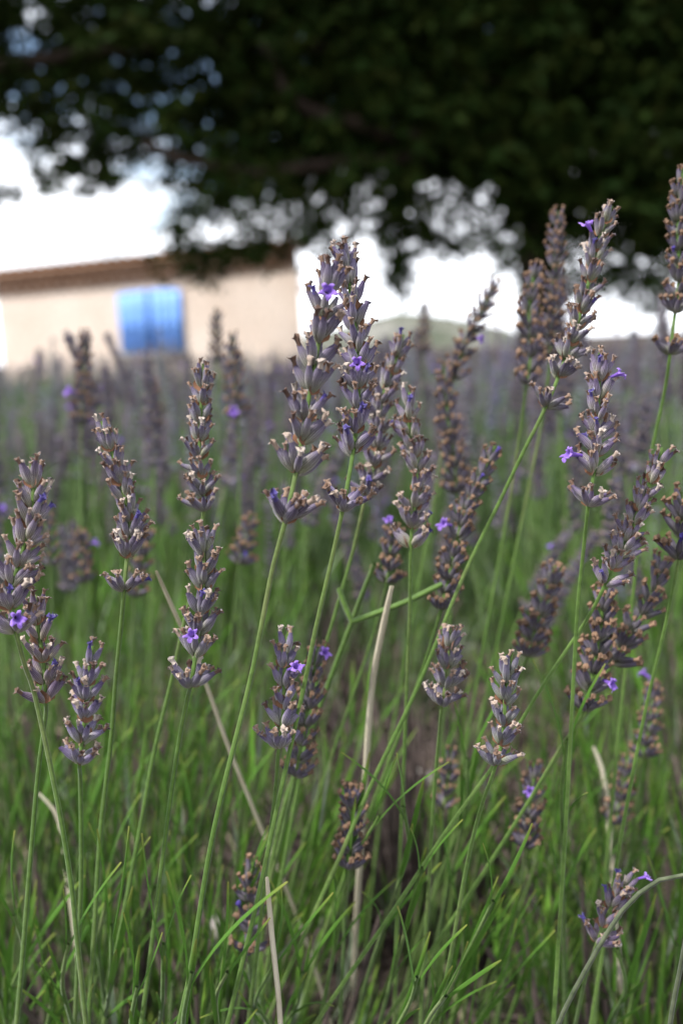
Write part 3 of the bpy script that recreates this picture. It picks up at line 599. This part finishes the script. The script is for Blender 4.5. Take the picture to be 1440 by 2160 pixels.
# ------------------------------------------------------------------ the flowering stems one can pick out
HEROES = [
 # label, spike tip->base, stalk, distance, keyword options
 ('tallest upright lavender spike, sharply seen, one whorl set apart low on its stalk', [(722, 520), (738, 610), (752, 720), (757, 830), (748, 930), (737, 1000), (722, 1078)], [(700, 1180), (665, 1330), (643, 1440), (590, 1680), (545, 1890), (500, 2080)], .268, dict(detach=.0165, blooms=[(735, 755)], buds=[(782, 765)], seed=1, size=1.08)),
 ('thick lavender spike leaning against the tallest one, violet flower near its tip', [(700, 560), (688, 640), (665, 760), (645, 880), (622, 1010), (601, 1103)], [(575, 1200), (548, 1340), (527, 1440), (465, 1690), (435, 1840), (400, 2060), (378, 2160)], .247, dict(detach=.0130, blooms=[(702, 608)], buds=[(705, 860), (560, 1045)], seed=2, dense=1.05, size=1.2)),
 ('long lavender spike standing directly above another spike, both near the pale grass blade', [(430, 762), (425, 860), (420, 960), (428, 1030), (430, 1078)], [(415, 1200), (385, 1330), (360, 1445), (325, 1590), (290, 1780)], .295, dict(seed=3)),
 ('lavender spike directly below the long one, pale grass blade crossing behind its stalk', [(421, 1112), (432, 1185), (425, 1280), (415, 1370), (402, 1450)], [(397, 1465), (372, 1600), (345, 1800), (320, 2000)], .272, dict(seed=4, blooms=[(390, 1330)], detach=.009)),
 ('lavender spike bending over at its tip, with a big tan withered top', [(214, 882), (238, 960), (258, 1030), (275, 1110), (268, 1180), (262, 1248)], [(255, 1330), (245, 1430), (235, 1560), (212, 1760), (200, 1960)], .285, dict(seed=5, detach=.010)),
 ('crooked lavender spike with an open violet flower at its foot', [(66, 972), (72, 1050), (58, 1130), (35, 1210), (22, 1270), (35, 1335)], [(55, 1410), (75, 1470), (120, 1680), (150, 1860), (165, 2000)], .252, dict(seed=6, blooms=[(22, 1303)])),
 ('short lavender spike rising just below the crooked one', [(80, 1252), (78, 1310), (92, 1390), (97, 1482)], [(97, 1510), (80, 1640), (62, 1850), (50, 2000)], .268, dict(seed=7)),
 ('slim lavender spike lower than its neighbours, over the green foliage', [(198, 1358), (185, 1440), (178, 1530), (168, 1612)], [(170, 1650), (172, 1840), (165, 2020)], .285, dict(seed=8, dense=.85)),
 ('soft lavender spike slanting behind the tallest spike, blue bud at its tip', [(852, 700), (828, 780), (800, 860), (795, 950), (770, 1050)], [(745, 1160), (705, 1300), (672, 1420), (640, 1600)], .325, dict(seed=9, buds=[(852, 695)], full=True)),
 ('slender lavender spike beside the slanting one, orange tips, bare green stalk', [(865, 822), (862, 900), (880, 990), (872, 1080), (866, 1155)], [(864, 1300), (858, 1450), (850, 1650)], .308, dict(seed=10)),
 ('lavender spike bent to one side with two violet flowers halfway', [(1046, 935), (1012, 1010), (975, 1090), (955, 1180), (930, 1285)], [(905, 1370), (860, 1500), (800, 1660)], .335, dict(seed=11, blooms=[(942, 1125)], buds=[(1050, 935), (1000, 995)], full=False)),
 ('tall nodding lavender spike against the tree trunk, violet flower near its top', [(1292, 428), (1258, 520), (1235, 620), (1205, 720), (1175, 800), (1150, 860)], [(1100, 960), (1050, 1065), (975, 1220), (885, 1440), (790, 1640), (720, 1800)], .295, dict(seed=12, detach=.010, blooms=[(1225, 490)], buds=[(1262, 645)])),
 ('blurred lavender spike pointing straight up beside the nodding one', [(1175, 440), (1170, 540), (1165, 640), (1160, 760)], [(1140, 900), (1100, 1100), (1060, 1300)], .40, dict(seed=13, full=False, dense=1.1)),
 ('blurred short lavender spike half behind the upright one', [(1130, 555), (1115, 650), (1120, 740), (1110, 812)], [(1098, 900), (1075, 1050), (1040, 1250)], .385, dict(seed=14, full=False)),
 ('upright lavender spike below the nodding one, with violet flowers on both sides', [(1265, 738), (1262, 830), (1258, 930), (1252, 1000), (1240, 1068)], [(1232, 1140), (1218, 1280), (1208, 1450), (1195, 1700), (1180, 1950)], .276, dict(seed=15, detach=.009, blooms=[(1287, 795), (1218, 968)], buds=[(1228, 818)])),
 ('lavender spike arching over with a long slanting stalk to the middle', [(1398, 940), (1375, 1010), (1345, 1075), (1312, 1160), (1275, 1235)], [(1235, 1310), (1145, 1445), (1050, 1600), (950, 1740), (830, 1920)], .285, dict(seed=16)),
 ('soft lavender spike bent under the arching one', [(1402, 1175), (1365, 1275), (1325, 1340), (1290, 1400)], [(1250, 1480), (1160, 1620), (1060, 1780)], .325, dict(seed=17, full=False)),
 ('small lavender spike with a blue bud between two slanting stalks', [(1275, 1235), (1265, 1330), (1250, 1420), (1232, 1500)], [(1180, 1580), (1090, 1730), (980, 1900)], .315, dict(seed=18, full=False, blooms=[(1255, 1445)])),
 ('blurred lavender spike leaning low beneath the upright one', [(1172, 1190), (1150, 1260), (1130, 1320), (1112, 1385)], [(1080, 1470), (1020, 1620)], .36, dict(seed=19, full=False)),
 ('short plump lavender spike on a thin vertical stalk in the middle', [(948, 1318), (945, 1380), (940, 1440), (932, 1488)], [(925, 1560), (915, 1680), (905, 1850)], .298, dict(seed=20, dense=1.05)),
 ('short lavender spike on a dark leaning stalk, low among green shoots', [(1080, 1372), (1065, 1460), (1062, 1540), (1045, 1615)], [(1012, 1710), (985, 1820), (960, 1960)], .275, dict(seed=21)),
 ('small lavender spike with one open violet flower in its middle', [(608, 1328), (600, 1410), (598, 1500), (588, 1578)], [(580, 1680), (565, 1800), (545, 1980)], .285, dict(seed=22, blooms=[(597, 1420)])),
 ('hazy lavender spike tucked behind the small flowering one', [(672, 1360), (655, 1460), (640, 1550), (622, 1640)], [(600, 1740), (560, 1900)], .325, dict(seed=23, full=False, blooms=[(675, 1380)])),
 ('tiny lavender spike low over the bare brown soil', [(738, 1660), (742, 1720), (740, 1780), (735, 1832)], [(728, 1930), (722, 2060)], .33, dict(seed=24, full=False)),
 ('lowest lavender spike, dark violet buds, beside a straw blade', [(535, 1815), (525, 1880), (530, 1950), (525, 2010)], [(530, 2080), (538, 2160)], .335, dict(seed=25, full=False, buds=[(495, 1900)])),
 ('blurred lavender head behind the slender spike, cut short', [(832, 1100), (825, 1150), (815, 1230)], [(790, 1330), (740, 1480)], .36, dict(seed=26, full=False, blooms=[(825, 1105)])),
 ('blurred small lavender spike low behind the plump one', [(950, 1575), (945, 1640), (935, 1705)], [(925, 1800), (910, 1900)], .40, dict(seed=27, full=False)),
 ('low lavender spike with one violet flower crossed by a slanting stalk', [(1130, 1610), (1118, 1700), (1108, 1790)], [(1095, 1880), (1075, 2000)], .36, dict(seed=28, full=False, blooms=[(1113, 1655)])),
 ('low lavender spike lying over sideways, violet flower at its tip', [(1340, 1842), (1302, 1890), (1280, 1930), (1258, 1990)], [(1235, 2060), (1215, 2150)], .30, dict(seed=29, blooms=[(1343, 1845)], buds=[(1268, 1868)])),
 ('blurred lavender spike crossed by a long dark stalk', [(1378, 1430), (1372, 1500), (1355, 1600)], [(1345, 1680), (1330, 1780)], .40, dict(seed=30, full=False, blooms=[(1372, 1415)])),
 ('blurred lavender spike just below the one crossed by a stalk', [(1325, 1595), (1310, 1670), (1296, 1740)], [(1285, 1820), (1270, 1900)], .42, dict(seed=31, full=False)),
 ('tall lavender spike against the tree with one whorl far down its bare stalk', [(1440, 350), (1428, 460), (1432, 570), (1422, 665), (1412, 748)], [(1400, 830), (1370, 970), (1350, 1100), (1330, 1300)], .325, dict(seed=32, detach=.014, buds=[(1408, 520)], full=False)),
 ('lavender spike with a blue bud on a long curving dark stalk', [(1436, 1035), (1438, 1110), (1430, 1180)], [(1400, 1330), (1360, 1500), (1310, 1760), (1280, 1950)], .30, dict(seed=33, full=False, buds=[(1425, 1140)])),
 ('hazy lavender spike in front of the cabin wall, violet flower on its side', [(180, 700), (178, 770), (175, 830), (172, 895)], [(172, 1000), (170, 1200)], .56, dict(seed=34, full=False, blooms=[(155, 825)])),
 ('dark hazy lavender spike just below the blue shutters', [(322, 795), (324, 850), (326, 905)], [(326, 1000), (325, 1150)], .68, dict(seed=35, full=False, buds=[(320, 800)])),
 ('hazy lavender spike reaching up the cabin wall beside the shutters', [(457, 650), (456, 700), (458, 765)], [(460, 900), (462, 1050)], .62, dict(seed=36, full=False)),
 ('hazy lavender spike next to the long sharp one, violet flower at its foot', [(490, 705), (495, 790), (503, 885)], [(505, 1000), (505, 1200)], .52, dict(seed=37, full=False, blooms=[(507, 880)])),
 ('hazy lavender spike between two long green stalks', [(530, 1085), (518, 1140), (505, 1190)], [(495, 1280), (480, 1400)], .46, dict(seed=38, full=False, buds=[(498, 1185)])),
 ('hazy lavender spike leaning toward the hill, purple flower on it', [(1046, 590), (1008, 670), (975, 740), (955, 800)], [(940, 900), (915, 1050), (880, 1250)], .43, dict(seed=39, full=False, blooms=[(1015, 705)])),
 ('long hazy lavender spike with orange tips next to the slender spike', [(935, 765), (942, 860), (955, 950), (963, 1040)], [(960, 1150), (950, 1300)], .42, dict(seed=40, full=False)),
 ('thin hazy lavender spike standing dark against the hill', [(895, 640), (894, 690), (892, 745)], [(890, 850), (886, 1000)], .78, dict(seed=41, full=False)),
 ('hazy dark lavender spike beside the crooked one', [(85, 1060), (98, 1120), (108, 1195)], [(112, 1280), (110, 1400)], .47, dict(seed=42, full=False)),
 ('hazy purple lavender spike behind the bending one', [(172, 1115), (176, 1170), (180, 1230)], [(182, 1320), (184, 1450)], .50, dict(seed=43, full=False, blooms=[(200, 1145)])),
 ('hazy lavender spike close behind the foot of the bending one', [(310, 1120), (298, 1190), (286, 1260)], [(280, 1350), (272, 1480)], .45, dict(seed=44, full=False)),
]
for h_ in HEROES: hero(h_[0], h_[1], h_[2], h_[3], **h_[4])

# ------------------------------------------------------------------ lavender further out in the field
FR = np.random.default_rng(21)
SPK = []
for k in range(6):
    L_ = .040 + .007 * k; SPK.append((L_, spike_mesh(L_, FR, False, FR.uniform(-.25, .25), .025 if k == 3 else 0.0, 1.0, np.array([1.22, 1.24, 1.38]), (.15, .115, .095)).build('flower_spike')))
def field_stalk_mesh(k, hgt, bow):
    P = np.array([(0, 0, -.01), (bow * .2, 0, hgt * .35), (bow * .6, 0, hgt * .7), (bow, 0, hgt)]); Pc, _ = catmull(P, 14)
    V, F, rib = tube(Pc, np.linspace(.00115, .0007, 14), 6, .05); return mesh('stalk', V, F, 'stalk', attrs={'rib': rib})
HT = [.20, .225, .25, .275, .30]; STK = [(h_, b_, field_stalk_mesh(k, h_, b_)) for k, (h_, b_) in enumerate([(h_, b_) for h_ in HT for b_ in (-.02, .015, .045)])]
wedge = lambda d, r: r.uniform(-.42, .42) * d
placed = 0
while placed < 240:
    u = FR.random(); d = .52 + 1.15 * u ** 1.0
    x = wedge(d, FR); k = int(FR.integers(len(STK))); h_, b_, me = STK[k]; L_, sp = SPK[int(FR.integers(6))]
    if d < .9 and abs(x - .03) < .07 and FR.random() < .7: continue
    tz = h_ + L_ + gz(x, d)
    if tz > CH + .015 and d < .9: continue
    o = empty('lavender_sprig', (x, d, gz(x, d))); ki = [q_[1] for q_ in SPK].index(sp); kind_ = ('hazy lavender sprig dotted with violet flowers, one of many in the field' if ki == 3 else 'hazy short headed lavender sprig, one of many filling the field' if ki < 3 else 'hazy long headed lavender sprig, one of many filling the field')
    tag(o, kind_, 'lavender', {3: 'violet dotted sprigs in the field'}.get(ki, kind_.split(',')[0] + 's in the field'))
    o.rotation_euler = (FR.normal(0, .09), FR.normal(.05, .09), FR.uniform(-.9, .9)); sc_ = FR.uniform(.93, 1.08); o.scale = (sc_,) * 3
    obj('stalk', me, o); q = obj('flower_spike', sp, o); q.location = (b_, 0, h_ - .002); q.rotation_euler = (0, .25 * b_ / .045, FR.uniform(0, 6.28))
    placed += 1

# the mass of the field: too many to count
mb = MB(); CSP = []
for k in range(8):
    L_ = .040 + .005 * k; q = spike_mesh(L_, FR, True, FR.uniform(-.2, .2), 0.0, .5, size=1.3); CSP.append((L_, np.concatenate(q.V), np.concatenate(q.F3), np.concatenate(q.C)))
a3 = np.array([0, 2.09, 4.19])
def far_stalk():
    V = []
    for z in (0, .35, .7, 1.0):
        for a_ in a3: V.append((.0011 * math.cos(a_) / .27, .0011 * math.sin(a_) / .27, z))
    return np.array(V), lathe_grid(4, 3)
SV, SF = far_stalk()
NF = 3500
NC = 190; dc = 1.15 + 12.0 * FR.random(NC) ** 1.75; xc = FR.uniform(-.45, .45, NC) * dc; hc = FR.normal(0, .022, NC); ci = FR.integers(0, NC, NF); ox, oy = FR.normal(0, .15, NF), FR.normal(0, .15, NF)
d = dc[ci] + oy * (1 + dc[ci] * .06); x = xc[ci] + ox * (1 + dc[ci] * .06)
near = FR.random(NF) < .0
hh = (FR.normal(.262, .038, NF) + hc[ci] - .12 * np.hypot(ox, oy)).clip(.11, .33); gzv = gz(x, d)
tilt = np.stack([FR.normal(.06, .08, NF) + ox * .8, FR.normal(0, .08, NF) + oy * .6, np.ones(NF)], 1); ctint = FR.uniform(.82, 1.15, (NC, 1, 3)) * FR.uniform(.85, 1.1, (NC, 1, 1))
B0 = basis(tilt, FR.uniform(0, 6.28, NF)); dirs = tilt / np.linalg.norm(tilt, axis=1)[:, None]
base_ = np.stack([x, d, gzv], 1)
gcol = np.array([.125, .20, .07]) * FR.uniform(.75, 1.3, (NF, 1, 1)) * np.ones((1, len(SV), 1))
mb.inst(SV, SF, gcol, B0 * hh[:, None, None], base_)
pick = FR.integers(0, 8, NF)
for k in range(8):
    w = np.where(pick == k)[0]; L_, V, F, Cc = CSP[k]
    hue = FR.uniform(.85, 1.15, (len(w), 1, 1)) * ctint[ci[w]] * np.array([1, .99, 1.04])
    mb.inst(V, F, Cc[None] * hue, B0[w], base_[w] + dirs[w] * hh[w][:, None])
n3 = 6500; d3 = 1.15 + 9 * FR.random(n3) ** 1.7; x3 = FR.uniform(-.45, .45, n3) * d3; t3 = np.stack([FR.normal(.08, .14, n3), FR.normal(0, .12, n3), np.ones(n3)], 1)
mb.inst(SV, SF, np.array([.13, .205, .08]) * FR.uniform(.7, 1.4, (n3, 1, 1)) * np.ones((1, len(SV), 1)), basis(t3, FR.uniform(0, 6, n3)) * FR.uniform(.17, .285, n3)[:, None, None] * np.array([1.5, 1.5, 1])[None, None, :], np.stack([x3, d3, gz(x3, d3)], 1))
tag(obj('lavender_field', mb.build('lavender_field')), 'mass of grey mauve lavender spikes stretching to the cabin', 'lavender', kind='stuff')

# ------------------------------------------------------------------ leafy bushes
LFV = np.array([(-.018, 0, 0), (.018, 0, 0), (-.024, .02, .35), (.024, .02, .35), (-.019, .06, .7), (.019, .06, .7), (0, .11, 1.0)])
LFF = np.array([(0, 1, 3), (0, 3, 2), (2, 3, 5), (2, 5, 4), (4, 5, 6)])
LT = np.array([0, 0, .35, .35, .7, .7, 1.0])
def leaf_cols(n, r, silver=0.0):
    g = np.where(r.random((n, 1, 1)) < silver, np.array([.16, .20, .135]), np.array([.068, .165, .017])) * r.uniform(.65, 1.35, (n, 1, 1))
    tipc = np.array([.20, .25, .04]); k = (LT ** 4)[None, :, None] * .7
    return g * (1 - k) + tipc * k
def shoots(mb, cx, cy, n, rad, h0, h1, r, silver=.2, nl=12, lean=(0, 0), leaf=(.022, .042), absz=True):
    ang = r.uniform(0, 6.28, n); rr = rad * np.sqrt(r.random(n)); bx_ = cx + rr * np.cos(ang) * .6; by_ = cy + rr * np.sin(ang) * .6
    dr = np.stack([np.cos(ang) * rr / rad * .38 + lean[0], np.sin(ang) * rr / rad * .38 + lean[1], np.ones(n)], 1) + r.normal(0, .09, (n, 3)); dr /= np.linalg.norm(dr, axis=1)[:, None]
    h = r.uniform(h0, h1, n); b0 = np.stack([bx_, by_, (gz(bx_, by_) if absz else CROSS * bx_)], 1)
    mb.inst(SV, SF, np.array([.09, .13, .04]) * r.uniform(.7, 1.2, (n, 1, 1)) * np.ones((1, len(SV), 1)), basis(dr, r.uniform(0, 6, n)) * h[:, None, None], b0)
    f = np.tile(np.linspace(.25, 1.0, nl), (n, 1)); pos = b0[:, None] + dr[:, None] * (f * h[:, None])[:, :, None]
    la = r.uniform(0, 6.28, (n, nl)); out = np.stack([np.cos(la), np.sin(la), 0 * la], 2)
    ld = dr[:, None] * 1.0 + out * r.uniform(.08, .38, (n, nl, 1)); pos = pos.reshape(-1, 3); ld = ld.reshape(-1, 3)
    Rm = basis(ld, r.uniform(0, 6.28, len(ld))) * r.uniform(*leaf, len(ld))[:, None, None]
    mb.inst(LFV, LFF, leaf_cols(len(ld), r, silver), Rm, pos)
mb = MB(); r = np.random.default_rng(8)
for i in range(150):
    d_ = 1.1 + 8 * r.random() ** 1.7; x_ = r.uniform(-.42, .42) * d_
    shoots(mb, x_, d_, 26 if d_ < 3 else 14, .24, .08, .20, r, .25, 12 if d_ < 3 else 8, leaf=(.03, .05) if d_ < 3 else (.05, .08))
tag(obj('bush_foliage', mb.build('bush_foliage')), 'low green lavender foliage under the distant flower stems', 'foliage', kind='stuff')
def bush(label, cx, cy, n, rad, h0, h1, seed, silver=.12, lean=(0, 0), nw=60):
    r_ = np.random.default_rng(seed); o = empty('lavender_bush', (cx, cy, gz(cx, cy))); tag(o, label, 'bush', 'lavender bushes at the front of the field')
    m_ = MB(); shoots(m_, 0, 0, n, rad, h0, h1, r_, silver, 13, lean, absz=False); f = obj('foliage', m_.build('foliage'), o); f['kind'] = 'stuff'
    m2 = MB()
    for k in range(nw):
        a_ = r_.uniform(0, 6.28); q = rad * .7 * math.sqrt(r_.random()); p0 = np.array([q * .5 * math.cos(a_), q * .5 * math.sin(a_), -.01]); hh_ = r_.uniform(.05, .15)
        p1 = p0 + np.array([q * .5 * math.cos(a_) + r_.normal(0, .02), q * .5 * math.sin(a_) + r_.normal(0, .02), hh_]); V, F, _ = tube(np.array([p0, (p0 + p1) / 2 + r_.normal(0, .006, 3), p1]), [.0022, .0016, .001], 5)
        m2.add(V, F, np.array([.12, .09, .078]) * r_.uniform(.5, 1.3))
    w = obj('woody_base', m2.build('woody_base'), o); w['kind'] = 'stuff'
bush('leafy lavender bush under the crooked spike and its neighbours', -.13, .44, 120, .16, .08, .19, 31, .10, (.0, 0))
bush('leafy lavender bush beneath the stalk of the thick spike', -.07, .36, 30, .08, .04, .10, 32, .10, (.1, 0))
bush('bushy lavender plant under the arching spikes beside the tree trunk', .19, .47, 130, .17, .08, .19, 33, .08, (.12, 0))
bush('small lavender bush at the end of the slanting stalks', .13, .40, 35, .10, .05, .12, 34, .12, (.18, 0))
bush('sparse silvery lavender bush behind the bare brown soil', .0, .92, 50, .18, .06, .15, 35, .55)
bush('dead brown woody lavender clump over the bare soil', .035, .58, 6, .13, .05, .10, 38, .5, nw=260)
bush('lavender bush behind the leafy one under the crooked spike', -.22, .72, 110, .20, .10, .21, 36, .2)
bush('lavender bush behind the plant under the arching spikes', .28, .78, 120, .22, .10, .21, 37, .15)

# ------------------------------------------------------------------ single green shoots with narrow leaves
LEAFM = []
for k in range(4):
    n = 9; tt = np.linspace(0, 1, n); w = np.interp(tt, [0, .15, .6, .9, 1], [.010, .016, .019, .014, .004]); cv = (.06, .16, -.05, .25)[k] * tt ** 2
    V = []; col = []
    for i in range(n):
        for v in (-1, 0, 1):
            V.append((w[i] * v, cv[i] + .010 * abs(v), tt[i])); q = max(0, (tt[i] - .8) / .2) ** 1.5
            col.append(np.array((.065, .155, .018)) * (1 - q) + np.array((.20, .22, .045)) * q)
    F = np.array([(i * 3 + j, i * 3 + j + 1, i * 3 + j + 4, i * 3 + j + 3) for i in range(n - 1) for j in range(2)])
    LEAFM.append(mesh('leaf', V, F, 'plant', np.array(col)))
def shoot(tip, foot, d, seed, nleaf=5, ll=(.028, .048)):
    r_ = np.random.default_rng(seed); A = np.array(at(*tip, d)); B = np.array(at(*foot, d + .02)); line = to_ground([A, (A + B) / 2 + r_.normal(0, .002, 3), B], r_)
    base = line[-1]; o = empty('lavender_shoot', base); zn = 'beneath the crooked and bending spikes' if tip[0] < 480 else ('over the bare soil between the bushes' if tip[0] < 940 else 'under the arching spikes')
    tag(o, 'slim green lavender shoot with narrow yellow tipped leaves ' + zn, 'shoot', 'leafy green shoots ' + zn)
    Pl, ln = catmull(line[::-1], 40); V, F, rib = tube(Pl - base, np.linspace(.0011, .0006, 40), 6, .06); obj('stem', mesh('stem', V, F, 'stalk', attrs={'rib': rib}), o)
    T, X, Y = frames(Pl); k = 39
    for i in range(nleaf):
        s_ = int(max(6, 38 - (i // 2) * 5)); a_ = (i % 2) * math.pi + (i // 2) * 1.57 + r_.normal(0, .3); out = X[s_] * math.cos(a_) + Y[s_] * math.sin(a_); tl = r_.uniform(.03, .20)
        z = T[s_] * math.cos(tl) + out * math.sin(tl); y = out * math.cos(tl) - T[s_] * math.sin(tl); xx = np.cross(y, z); L_ = r_.uniform(*ll); p = Pl[s_] - base
        obj('leaf', LEAFM[int(r_.integers(4))], o, Matrix(((xx[0] * L_, y[0] * L_, z[0] * L_, p[0]), (xx[1] * L_, y[1] * L_, z[1] * L_, p[1]), (xx[2] * L_, y[2] * L_, z[2] * L_, p[2]), (0, 0, 0, 1))))
SH = [((405, 2050), (385, 2200), .255), ((235, 1950), (230, 2100), .30), ((345, 1990), (340, 2140), .29), ((290, 2080), (285, 2200), .28), ((145, 1990), (150, 2150), .30), ((30, 1930), (40, 2100), .32), ((225, 1900), (215, 2060), .34),
      ((535, 1830), (480, 2000), .33), ((850, 1700), (845, 1850), .31), ((800, 1720), (720, 1930), .32), ((890, 1830), (850, 1980), .31), ((1040, 1900), (960, 2060), .29), ((880, 2060), (830, 2180), .28), ((940, 2100), (880, 2200), .27),
      ((1195, 1560), (1185, 1760), .31), ((985, 1600), (970, 1760), .35), ((580, 2030), (560, 2150), .31), ((480, 2050), (460, 2180), .28), ((640, 2050), (600, 2160), .33), ((1300, 2000), (1290, 2150), .33)]
for k, (a_, b_, d_) in enumerate(SH): shoot(a_, b_, d_, 300 + k, 6)
r = np.random.default_rng(77)
for k in range(95):
    zone = r.random(); px = r.uniform(-20, 500) if zone < .47 else (r.uniform(930, 1460) if zone < .94 else r.uniform(480, 940))
    py = r.uniform(1480, 2120); d_ = float(np.interp(py, [1480, 2120], [.52, .35])) * r.uniform(.92, 1.15); ln = r.uniform(5, 45) if px < 500 else r.uniform(20, 90)
    shoot((px, py), (px - ln, py + 230), d_, 500 + k, int(r.integers(4, 8)))

# ------------------------------------------------------------------ odd stems, straw and litter
def ribbon(name, label, cat, P, d, w, mt, group=None, seed=0, flat=True, d2=None, ground=False):
    r_ = np.random.default_rng(seed); d2 = d2 or d; Q = [np.array(at(p[0], p[1], d + (d2 - d) * i / (len(P) - 1))) for i, p in enumerate(P)]
    if ground: Q = to_ground(Q, r_)
    Pl, ln = catmull(Q, 40); base = Pl[-1].copy(); T, X, Y = frames(Pl); view = np.array(CM.to_3x3() @ Vector((0, 0, 1)))
    wv = w / FPX * d / 2
    if not flat:
        V, F, rib = tube(Pl - base, np.interp(np.linspace(0, 1, 40), [0, .1, 1], [wv * .85, wv, wv]), 12, .08); me = mesh(name, V, F, mt, attrs={'rib': rib})
    else:
        V = []; nr = 40; tw = np.linspace(0, r_.uniform(-.2, .2), nr)
        for i in range(nr):
            sd_ = np.cross(T[i], view); sd_ /= np.linalg.norm(sd_); up = np.cross(sd_, T[i]); sd2 = sd_ * math.cos(tw[i]) + up * math.sin(tw[i]); up2 = np.cross(sd2, T[i])
            ww = wv * np.interp(i / (nr - 1), [0, .04, .5, 1], [.55, .9, 1, .85])
            for v, o_ in ((-1, .0), (0, -.00025), (1, .0), (0, .00015)): V.append(Pl[i] - base + sd2 * ww * v + up2 * o_)
        F = lathe_grid(nr, 4); me = mesh(name, V, F, mt, smooth=False)
    o = obj(name, me); o.location = base; tag(o, label, cat, group); return o
def below(P):                                    # carries a blade on to the soil
    return P
ribbon('dry_grass_blade', 'broad pale straw blade standing behind the soft slanting stalks', 'grass blade', [(826, 1236), (806, 1330), (787, 1430), (776, 1550), (768, 1680), (763, 1760)], .31, 16, 'straw', seed=1, d2=.37, ground=True)
ribbon('dry_grass_blade', 'long pale straw blade slanting behind the spike below the long one', 'grass blade', [(330, 1205), (368, 1290), (430, 1430), (480, 1570), (540, 1720)], .31, 10.5, 'straw', seed=2, d2=.38, ground=True)
ribbon('dry_grass_blade', 'short straight straw blade beside the lowest lavender spike', 'grass blade', [(563, 1850), (574, 1980), (588, 2110), (596, 2250)], .275, 13, 'straw', seed=3, d2=.29, ground=True)
ribbon('dry_grass_blade', 'short thin straw poking up from the leafy bush under the crooked spike', 'grass blade', [(80, 1672), (98, 1690), (118, 1715), (128, 1745), (134, 1790)], .42, 9, 'straw', seed=5, ground=True)
ribbon('dry_grass_blade', 'short straw blade among the shoots under the arching spikes', 'grass blade', [(1250, 1575), (1268, 1620), (1280, 1690), (1285, 1760)], .44, 11, 'straw', seed=6, ground=True)
ribbon('bent_sprig', 'grey green bare stem arching over near the sideways lying spike', 'stem', [(1500, 1845), (1440, 1846), (1390, 1856), (1322, 1908), (1262, 1998), (1200, 2110), (1165, 2190), (1135, 2290)], .25, 9.5, 'grey_stalk', flat=False, d2=.27, ground=True)
ribbon('bent_sprig', 'dark bare stem rising steeply outside the arching bare stem', 'stem', [(1450, 1950), (1436, 2030), (1412, 2160), (1400, 2280)], .255, 9.5, 'grey_stalk', flat=False, d2=.27, ground=True)
fk = ribbon('forked_sprig', 'yellow green forked stem crossing the broad straw blade', 'stem', [(790, 1190), (765, 1250), (742, 1312), (705, 1410), (660, 1530), (600, 1700), (560, 1900), (540, 2150)], .335, 11, 'stalk', flat=False, d2=.40, ground=True)
for P, dd in (([(932, 1232), (850, 1272), (745, 1311)], .33), ([(714, 1240), (726, 1275), (742, 1312)], .335)):
    tw_ = ribbon('side_shoot', None, None, P, dd, 12, 'stalk', flat=False); tw_.parent = fk; tw_.location = tw_.location - fk.location
def soil_hit(px, py):
    o_ = Vector((0, 0, CH)); v = at(px, py, 1) - o_; return pix(o_ + v * ((CH - .006) / -v.z))[2]
ribbon('dead_leaf', 'reddish brown dead leaf lying near the bare soil', 'leaf', [(790, 1790), (815, 1799), (840, 1797), (862, 1788)], soil_hit(820, 1796), 20, 'bract', seed=9)
mb = MB(); r = np.random.default_rng(91)
for k in range(900):
    d_ = r.uniform(.42, 1.5); x_ = r.uniform(-.4, .4) * d_; up = abs(r.normal(0, .5)); a_ = r.uniform(0, 6.28); L_ = r.uniform(.02, .10)
    p0 = np.array([x_, d_, gz(x_, d_) + r.uniform(0, .01)]); v = np.array([math.cos(a_), math.sin(a_), up]); v /= np.linalg.norm(v)
    V, F, _ = tube(np.array([p0, p0 + v * L_ * .5 + r.normal(0, .004, 3), p0 + v * L_]), [.0014, .0011, .0007], 4)
    mb.add(V, F, (np.array([.30, .25, .17]) if r.random() < .3 else np.array([.13, .10, .085])) * r.uniform(.5, 1.2))
tag(obj('dry_litter', mb.build('dry_litter')), 'dry twigs and straw scattered over the brown soil', 'litter', kind='stuff')
STM = []
for k in range(3):
    n1, n2 = 7, 10; V = []
    for i in range(n1):
        for j in range(n2):
            th = math.pi * i / (n1 - 1); ph = 2 * math.pi * j / n2; q = 1 + r.normal(0, .10); V.append((q * math.sin(th) * math.cos(ph), q * .8 * math.sin(th) * math.sin(ph), q * .55 * math.cos(th)))
    STM.append(mesh('stone', V, lathe_grid(n1, n2), 'stone', smooth=False))
for k in range(16):
    d_ = r.uniform(.55, 1.3); x_ = r.uniform(-.25, .3) * d_; o = obj('stone', STM[k % 3]); s_ = r.uniform(.008, .022); o.scale = (s_,) * 3; o.location = (x_, d_, gz(x_, d_) + s_ * .25); o.rotation_euler = (0, 0, r.uniform(0, 6))
    tag(o, 'small pale grey stone lying on the brown soil', 'stone', 'stones on the soil')
